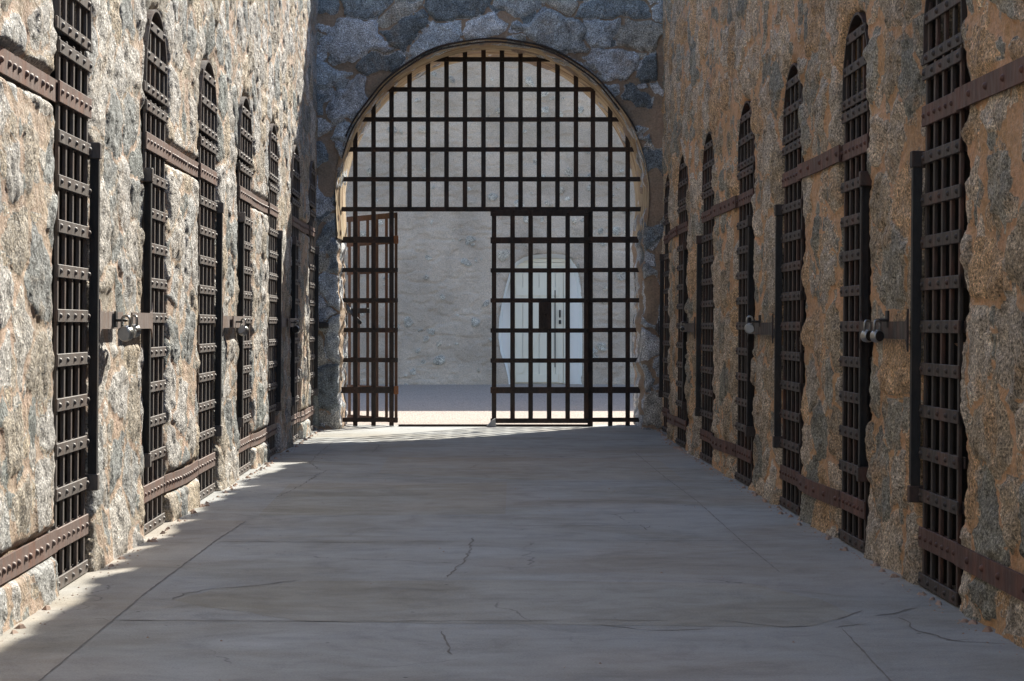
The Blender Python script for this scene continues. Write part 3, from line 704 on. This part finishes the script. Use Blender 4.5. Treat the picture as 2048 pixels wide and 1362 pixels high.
# straps that tie pairs of doors to the wall
def strap(side, ya, yb, z, hh, mat, label, curve=0.0, rv_step=0.075, seed=0):
    X = (lambda y: -float(XL(y))-DL+0.010) if side < 0 else (lambda y: float(XR(y))+DR-0.010)
    n = 14; path = []
    for i in range(n+1):
        t = i/n; y = ya+(yb-ya)*t; bow = curve*math.sin(math.pi*t)
        end = min(t, 1-t)*(yb-ya); back = (0.002 if side < 0 else 0.002)*max(0, 1-end/0.10)
        path.append((X(y)-side*bow+side*back, y, z+0.0025*math.sin(t*5+seed)))
    rt = empty('hinge_strap', (0, 0, 0)); 
    rvm = MB().strip(path, -hh, hh, 0.010, (-side, 0, 0)); y = ya+0.05
    rr = random.Random(seed)
    while y < yb-0.04:
        t = (y-ya)/(yb-ya); p = [np.interp(y, [q[1] for q in path], [q[k] for q in path]) for k in (0, 2)]
        rvm.rivet((float(p[0])-side*0.010, y, float(p[1])), 0.013, (-side, 0, 0), 0.011); y += rv_step*rr.choice((1, 1, 1.5))
    bpy.data.objects.remove(rt); rt = rvm.build('hinge_strap', mat)
    tag(rt, label, 'iron strap', 'riveted hinge straps on the walls'); return rt
oL = ['nearest the camera', 'between the second and third doors', 'between the fourth and fifth doors', 'between the sixth and seventh doors']
segL = [(3.2, LD[0][0]-LD[0][1]/2+0.02)]+[(LD[a][0]+LD[a][1]/2-0.02, LD[b_][0]-LD[b_][1]/2+0.02) for a, b_ in spairs]
segR = [(3.2, RD[0][0]-RD[0][1]/2+0.02)]+[(RD[a][0]+RD[a][1]/2-0.02, RD[b_][0]-RD[b_][1]/2+0.02) for a, b_ in spairs]
for i, (a, b_) in enumerate(segL):
    strap(-1, a, b_, BZ[11], 0.042, M_strap, f'upper riveted strap on the sunlit left wall, {oL[i]}', 0.0, seed=i)
    strap(-1, a, b_, BZ[1], 0.042, M_strap, f'lower riveted strap on the sunlit left wall, {oL[i]}', 0.012, seed=i+7)
for i, (a, b_) in enumerate(segR):
    strap(1, a, b_, BZ[11]*SZ, 0.039, M_strapR, f'upper rusty strap on the shaded right wall, {oL[i]}', 0.0, 0.22, seed=i+20)
    strap(1, a, b_, BZ[1]*SZ, 0.039, M_strapR, f'lower rusty strap on the shaded right wall, {oL[i]}', 0.03, 0.22, seed=i+30)

# ------------------------------------------------------------------ padlocks
def padlock(loc, ax, r=0.036, d=0.034, label='', Mf=M_face, yaw=0, shk=0.05):
    r *= 0.9; rt = empty('padlock', loc); q = mathutils.Vector(ax).normalized()
    MB().lathe((0, 0, -0.0), q, [(r*0.82, -d/2), (r*0.96, -d/2+0.003), (r, -d/2+0.008), (r, d/2-0.008), (r*0.96, d/2-0.003), (r*0.82, d/2)], 24).build('lock_body', M_steel, rt)
    MB().lathe((-q.x*(d/2+0.001), -q.y*(d/2+0.001), -q.z*(d/2+0.001)), q, [(r*0.78, -0.001), (r*0.8, 0.0015)], 24).build('face_plate', Mf, rt)
    side = q.cross(mathutils.Vector((0, 0, 1))).normalized(); pts = []
    w = r*0.55
    pts.append(tuple(side*(-w)+mathutils.Vector((0, 0, r*0.6))))
    for k in range(9):
        a = math.pi*k/8; pts.append(tuple(side*(-w*math.cos(a))+mathutils.Vector((0, 0, r+shk*0.45+w*math.sin(a)))))
    pts.append(tuple(side*w+mathutils.Vector((0, 0, r*0.6))))
    MB().tube(pts, 0.0055, 8).build('shackle', M_steel, rt)
    tag(rt, label, 'padlock', 'steel padlocks on the door hasps'); return rt
def staple(loc, side, label):
    rt = empty('hasp_staple', loc); pts = [(side*0.0, -0.012, 0)]
    for k in range(9): a = math.pi*k/8; pts.append((side*(-0.0)-side*0.045*math.sin(a)-side*0.0, -0.018*math.cos(a), 0))
    MB().tube(pts, 0.006, 8).build('staple_loop', M_dark, rt)
    MB().box(-0.004, 0.004, -0.022, 0.022, -0.03, 0.038).build('staple_plate', M_dark, rt)
    tag(rt, label, 'hasp staple', 'iron staples holding the padlocks')
def mid(D, a, b_): return 0.5*((D[a][0]+D[a][1]/2)+(D[b_][0]-D[b_][1]/2))
yl = 8.42; xl = -float(XL(yl))+0.035
staple((xl, yl, 1.02), -1, 'black staple on the left wall hasp between the first and second doors')
padlock((xl+0.045, yl-0.02, 0.965), (0.35, 1, 0.25), 0.037, 0.036, 'round steel padlock with a pale face on the nearest left wall hasp')
padlock((xl+0.065, yl+0.07, 0.975), (0.7, 1, 0.1), 0.031, 0.032, 'second steel padlock just behind the pale faced one on the left wall')
yl = mid(LD, 2, 3); xl = -float(XL(yl))+0.035
staple((xl, yl, 1.02), -1, 'black staple on the left wall hasp between the third and fourth doors')
padlock((xl+0.05, yl, 0.965), (0.75, 1, -0.5), 0.037, 0.036, 'steel padlock hanging tilted between the third and fourth left doors')
yl = mid(LD, 4, 5); xl = -float(XL(yl))+0.035
staple((xl, yl, 1.02), -1, 'black staple on the left wall hasp between the fifth and sixth doors')
padlock((xl+0.05, yl, 0.965), (0.3, 1, 0), 0.036, 0.034, 'small dark padlock between the fifth and sixth left doors', M_dark)
yl = 8.12; xl = float(XR(yl))-0.035
staple((xl, yl-0.05, 1.02), 1, 'black staple on the right wall hasp between the first and second doors')
padlock((xl-0.045, yl-0.07, 0.955), (-0.75, 1.6, 0), 0.029, 0.034, 'steel padlock with black face on the nearest right wall hasp, right one of two', M_dark)
padlock((xl-0.05, yl+0.10, 0.955), (-0.75, 1.6, 0), 0.029, 0.034, 'steel padlock on the nearest right wall hasp, left one of two', M_dark)
yl = 11.6; xl = float(XR(yl))-0.035
staple((xl, yl, 1.02), 1, 'black staple on the right wall hasp between the third and fourth doors')
padlock((xl-0.055, yl+0.02, 0.98), (0.1, 1, 0.1), 0.034, 0.032, 'padlock with a bright round face between the third and fourth right doors')
yl = mid(RD, 4, 5); xl = float(XR(yl))-0.035
staple((xl, yl, 1.02), 1, 'black staple on the right wall hasp between the fifth and sixth doors')
padlock((xl-0.04, yl, 0.97), (0.2, 1, 0), 0.022, 0.024, 'dark padlock between the fifth and sixth right doors', M_dark)

# ------------------------------------------------------------------ the gate
YG = 19.7; sG = FPX/YG
gx = lambda px: (px-935)/sG
gz = lambda py: 1+(650-py)/sG
GR = 1.485
def arch_top(x): return AZ+math.sqrt(max(0, GR**2-(x-AX)**2))
def arch_half(z): return 1.49 if z < AZ else math.sqrt(max(0, GR**2-(z-AZ)**2))
def add_rivets(mb, xs, y, z, r=0.012):
    for x in xs: mb.rivet((x, y, z), r, (0, -1, 0), 0.008)
gg = empty('arched_gate_grille', (AX, YG, 0)); tag(gg, 'fixed dark iron grid filling the arch above and beside the gate doors', 'gate grille')
def gpart(mb, name, mat, root):
    lx, ly, lz = root.location; mb.v = [(p[0]-lx, p[1]-ly, p[2]-lz) for p in mb.v]; return mb.build(name, mat, root)
BX = [gx(p) for p in (710.5, 747, 783, 819, 856, 893, 930, 967, 1004, 1041, 1078, 1115, 1152, 1186, 1220.5, 1255.5)]
hb = 0.0228
for i, x in enumerate(BX):
    low = 0.005 if (i in (0, 1, 2, 14, 15)) else gz(420)
    if i == 13: low = gz(420)
    gpart(MB().box(x-hb, x+hb, YG, YG+0.014, low, arch_top(x)+0.03, 0.003), 'bar', M_gate, gg)
x = gx(1180.5); gpart(MB().box(x-hb-0.003, x+hb+0.003, YG-0.001, YG+0.02, 0.0, gz(420), 0.003), 'door_post', M_gate, gg)
for py in (119, 179, 239, 299, 358.5, 418.5):
    z = gz(py); h = arch_half(z)+0.03; mb = MB().box(AX-h, AX+h, YG-0.013, YG-0.001, z-0.023, z+0.023, 0.003)
    add_rivets(mb, [q for q in BX if abs(q-AX) < h-0.03], YG-0.013, z); gpart(mb, 'rail', M_gate, gg)
for py in (479.5, 540, 600.5, 660, 720, 780, 839.5):
    z = gz(py); big = py in (479.5, 780); hh = 0.031 if big else 0.022
    mb = MB().box(AX-1.50, gx(796), YG-0.013, YG-0.001, z-hh, z+hh, 0.003); add_rivets(mb, BX[:3], YG-0.013, z)
    rl = gpart(mb, 'rail', M_gate, gg)
    if big:
        c = MB().box(gx(788), gx(797), YG-0.03, YG-0.0135, z-0.04, z+0.04, 0.003); lx, ly, lz = gg.location
        c.v = [(p[0]-lx, p[1]-ly, p[2]) for p in c.v]; c.build('hinge_clip', M_clip, rl)
    mb = MB().box(gx(1181)-0.02, AX+1.50, YG-0.013, YG-0.0015, z-hh, z+hh, 0.003); add_rivets(mb, [gx(1181)]+BX[14:], YG-0.013, z)
    gpart(mb, 'rail', M_gate, gg)
gpart(MB().box(gx(797), gx(1178), YG-0.02, YG+0.02, 0.001, 0.022), 'threshold_bar', M_gate, gg)
# closed leaf on the right
cl = empty('gate_door', (gx(1172), YG-0.02, 0)); tag(cl, 'closed dark iron grid gate door with a square lock plate', 'gate door')
CX = [gx(p) for p in (988, 1025, 1061, 1098, 1135, 1172)]
for x in CX: gpart(MB().box(x-hb, x+hb, YG-0.034, YG-0.022, gz(846), gz(416), 0.003), 'bar', M_gate, cl)
for py, hh in ((426.5, 0.030), (481, 0.031), (541, 0.022), (601, 0.022), (661, 0.022), (721, 0.022), (780, 0.031), (841, 0.024)):
    z = gz(py); mb = MB().box(CX[0]-0.035, CX[-1]+0.025, YG-0.047, YG-0.035, z-hh, z+hh, 0.003); add_rivets(mb, CX, YG-0.047, z); gpart(mb, 'rail', M_gate, cl)
gpart(MB().box(gx(1077), gx(1101), YG-0.06, YG-0.048, gz(657), gz(604), 0.004).rivet((gx(1089), YG-0.06, gz(630)), 0.018, (0, -1, 0)), 'lock_plate', M_gate, cl)
# open leaf on the left, swung away from the camera
ol = empty('gate_door', (gx(793), YG+0.03, 0)); tag(ol, 'rust brown iron gate door swung open behind the left side of the grille', 'gate door')
LW = 0.93; ox = [-0.02-LW/5*i for i in range(6)]
for x in ox: MB().box(x-hb, x+hb, 0, 0.012, gz(846), gz(424), 0.003).build('bar', M_leaf, ol)
for py, hh in ((430, 0.028), (481, 0.03), (541, 0.022), (601, 0.022), (661, 0.022), (721, 0.022), (780, 0.03), (841, 0.024)):
    z = gz(py); MB().box(-LW-0.05, 0.0, -0.013, -0.001, z-hh, z+hh, 0.003).build('rail', M_leaf, ol)
ol.rotation_euler = (0, 0, R(-57))
MB().box(-0.95, -0.50, -0.05, -0.014, 1.12, 1.17, 0.004).tube([(-0.92, -0.05, 1.2), (-0.6, -0.07, 1.02)], 0.02, 8).build('slide_bolt', M_dark, ol)
# wedge that stops the leaf
ws = MB(); x0 = gx(972); ws.prism([(0, 0.0), (0.10, 0.0), (0.09, 0.085), (0.06, 0.07)], -0.06, 0.06, 'y')
o = ws.build('door_stop', M_lump); o.location = (x0, YG-0.09, 0); tag(o, 'small pale concrete wedge on the floor under the gate door corner', 'door stop')
# lump of lock on the left pier
o = MB().box(-0.05, 0.05, -0.09, 0.0, -0.03, 0.03, 0.012).lathe((0.04, -0.05, -0.005), (1, 0, 0), [(0.022, -0.02), (0.03, 0), (0.022, 0.02)], 14).build('pier_latch', M_dark)
o.location = (pe(646, 648)[0], YE-0.03, pe(646, 650)[1]); tag(o, 'black iron latch lump fixed on the left gate pier', 'latch')

# ------------------------------------------------------------------ yard wall with its doorway
YW = 34.0; sW = FPX/YW
wx = lambda px: (px-935)/sW
wz = lambda py: 1+(650-py)/sW
nich = [(1018, 775), (1016, 755), (1010, 730), (1001, 705), (997, 675), (998, 640), (1004, 605), (1012, 570), (1020, 543), (1032, 524), (1048, 514), (1072, 509), (1100, 507), (1128, 509), (1144, 518), (1154, 535), (1160, 560), (1164, 595), (1165, 640), (1165, 700), (1164, 775)]
NP = np.array([(wx(a), wz(b_)) for a, b_ in nich])
def poly_sdf(U, V):
    D = np.full(U.shape, 9.0); ins = np.zeros(U.shape, bool); n = len(NP)
    msk = (U > NP[:, 0].min()-0.3) & (U < NP[:, 0].max()+0.3) & (V < NP[:, 1].max()+0.3)
    u = U[msk]; v = V[msk]; d = np.full(u.shape, 9.0); s = np.zeros(u.shape, bool)
    for i in range(n):
        a = NP[i]; b_ = NP[(i+1) % n]; ab = b_-a; t = np.clip(((u-a[0])*ab[0]+(v-a[1])*ab[1])/(ab@ab), 0, 1)
        if i < n-1: d = np.minimum(d, np.hypot(u-a[0]-t*ab[0], v-a[1]-t*ab[1]))
        c = ((a[1] > v) != (b_[1] > v)) & (u < (b_[0]-a[0])*(v-a[1])/(b_[1]-a[1]+1e-12)+a[0]); s ^= c
    D[msk] = np.where(s, -d, d); return D
HW = 10.8  # unseen upper part added, height chosen for the shadow thrown on the gravel
ww = empty('yard_wall', (0, 0, 0)); tag(ww, 'tall shaded adobe wall studded with pebbles across the yard behind the gate', 'adobe wall')
placeW = lambda U, V, h: np.stack([U+0*V, YW-h, V+0*U], -1)
wall_sheet('wall_face', M_yard, ww, placeW, np.arange(-2.8, 3.6, 0.018), np.arange(-0.012, 6.2, 0.018), (0.19, 0.17), poly_sdf, 0.05, 1, 0.6, None, (), seed=301, style='adobe')
mb = MB(); mb.box(-30, -2.79, YW, YW+1.2, -0.1, HW); mb.box(3.58, 30, YW, YW+1.2, -0.1, HW); mb.box(-2.8, 3.59, YW+0.01, YW+1.2, 6.17, HW)
mb.box(-2.79, 3.58, YW+0.30, YW+1.2, -0.1, 6.17); mb.build('wall_core', M_yard, ww)
# whitewashed reveal of the niche
vs = []; fs = []; n = len(NP); cx, cz = wx(1085), 1.0
for (dy, sc) in ((0.03, 1.0), (0.10, 0.97), (0.27, 0.93)):
    for p in NP: vs.append((cx+(p[0]-cx)*sc, YW+dy, (p[1] if p[1] < 0.05 else cz+(p[1]-cz)*sc)))
for l in (0, 1):
    for k in range(n-1): fs.append((l*n+k, l*n+k+1, (l+1)*n+k+1, (l+1)*n+k))
MB().add(vs, fs, True).build('whitewashed_reveal', M_white, ww, recalc=False)
yd = empty('yard_door', (wx(1084), YW+0.18, 0)); tag(yd, 'cream painted board door with diagonal brace set in a whitewashed niche', 'door')
def dpart(mb, name, mat, par=yd):
    mb.v = [(p[0]-yd.location.x, p[1]-yd.location.y, p[2]) for p in mb.v]; return mb.build(name, mat, par)
Yd = YW+0.18
x0, x1 = wx(1026), wx(1138)
bo = MB(); nb = 6; w = (wx(1128)-wx(1030))/nb
for i in range(nb): a = wx(1030)+i*w; bo.box(a+0.003, a+w-0.003, Yd+0.02, Yd+0.045, 0.01, wz(545), 0.003)
leaf = dpart(bo, 'door_leaf', M_cream)
MB().add([(wx(985), YW+0.255, -0.05), (wx(1175), YW+0.255, -0.05), (wx(1175), YW+0.255, 2.35), (wx(985), YW+0.255, 2.35)], [(0, 1, 2, 3)]).build('niche_back', M_white, ww)
dpart(MB().box(x0-0.03, wx(1030)-0.004, Yd, Yd+0.07, 0, wz(540), 0.004).box(wx(1128)+0.004, x1+0.0, Yd, Yd+0.07, 0, wz(540), 0.004).box(x0-0.03, x1+0.0, Yd-0.01, Yd+0.06, wz(540)+0.002, wz(532), 0.004), 'door_frame', M_cream)
tp = MB()
for i in range(3): tp.box(x0-0.02, x1-0.0, Yd+0.02, Yd+0.045, wz(532)+0.004+0.065*i, wz(532)+0.062+0.065*i, 0.004)
dpart(tp, 'transom_board', M_cream)
br = MB()
for (a, b_) in ((0.02, 0.16), (1.50, 1.64)):
    br.box(wx(1032), wx(1118), Yd+0.004, Yd+0.019, a, b_, 0.004)
dx = wx(1112)-wx(1034); z0_, z1_ = 0.18, 1.48
br.prism([(wx(1034), z0_), (wx(1034)+0.10, z0_), (wx(1112), z1_), (wx(1112)-0.10, z1_)], Yd+0.006, Yd+0.019, 'y')
dpart(br, 'diagonal_brace', M_cream)
dpart(MB().box(wx(1110), wx(1112), Yd-0.002, Yd+0.005, wz(735), wz(580)), 'edge_gap', M_dark)
hd = MB().box(wx(1119), wx(1122.5), Yd-0.01, Yd+0.003, wz(634), wz(620), 0.003).tube([(wx(1120.7), Yd-0.01, wz(620)), (wx(1120.7), Yd-0.045, wz(625)), (wx(1120.7), Yd-0.045, wz(630)), (wx(1120.7), Yd-0.01, wz(635))], 0.009, 8)
hd.box(wx(1118.5), wx(1123), Yd-0.03, Yd+0.003, wz(648), wz(640), 0.004)
dpart(hd, 'handle', M_dark)
print('objects', len(bpy.data.objects))
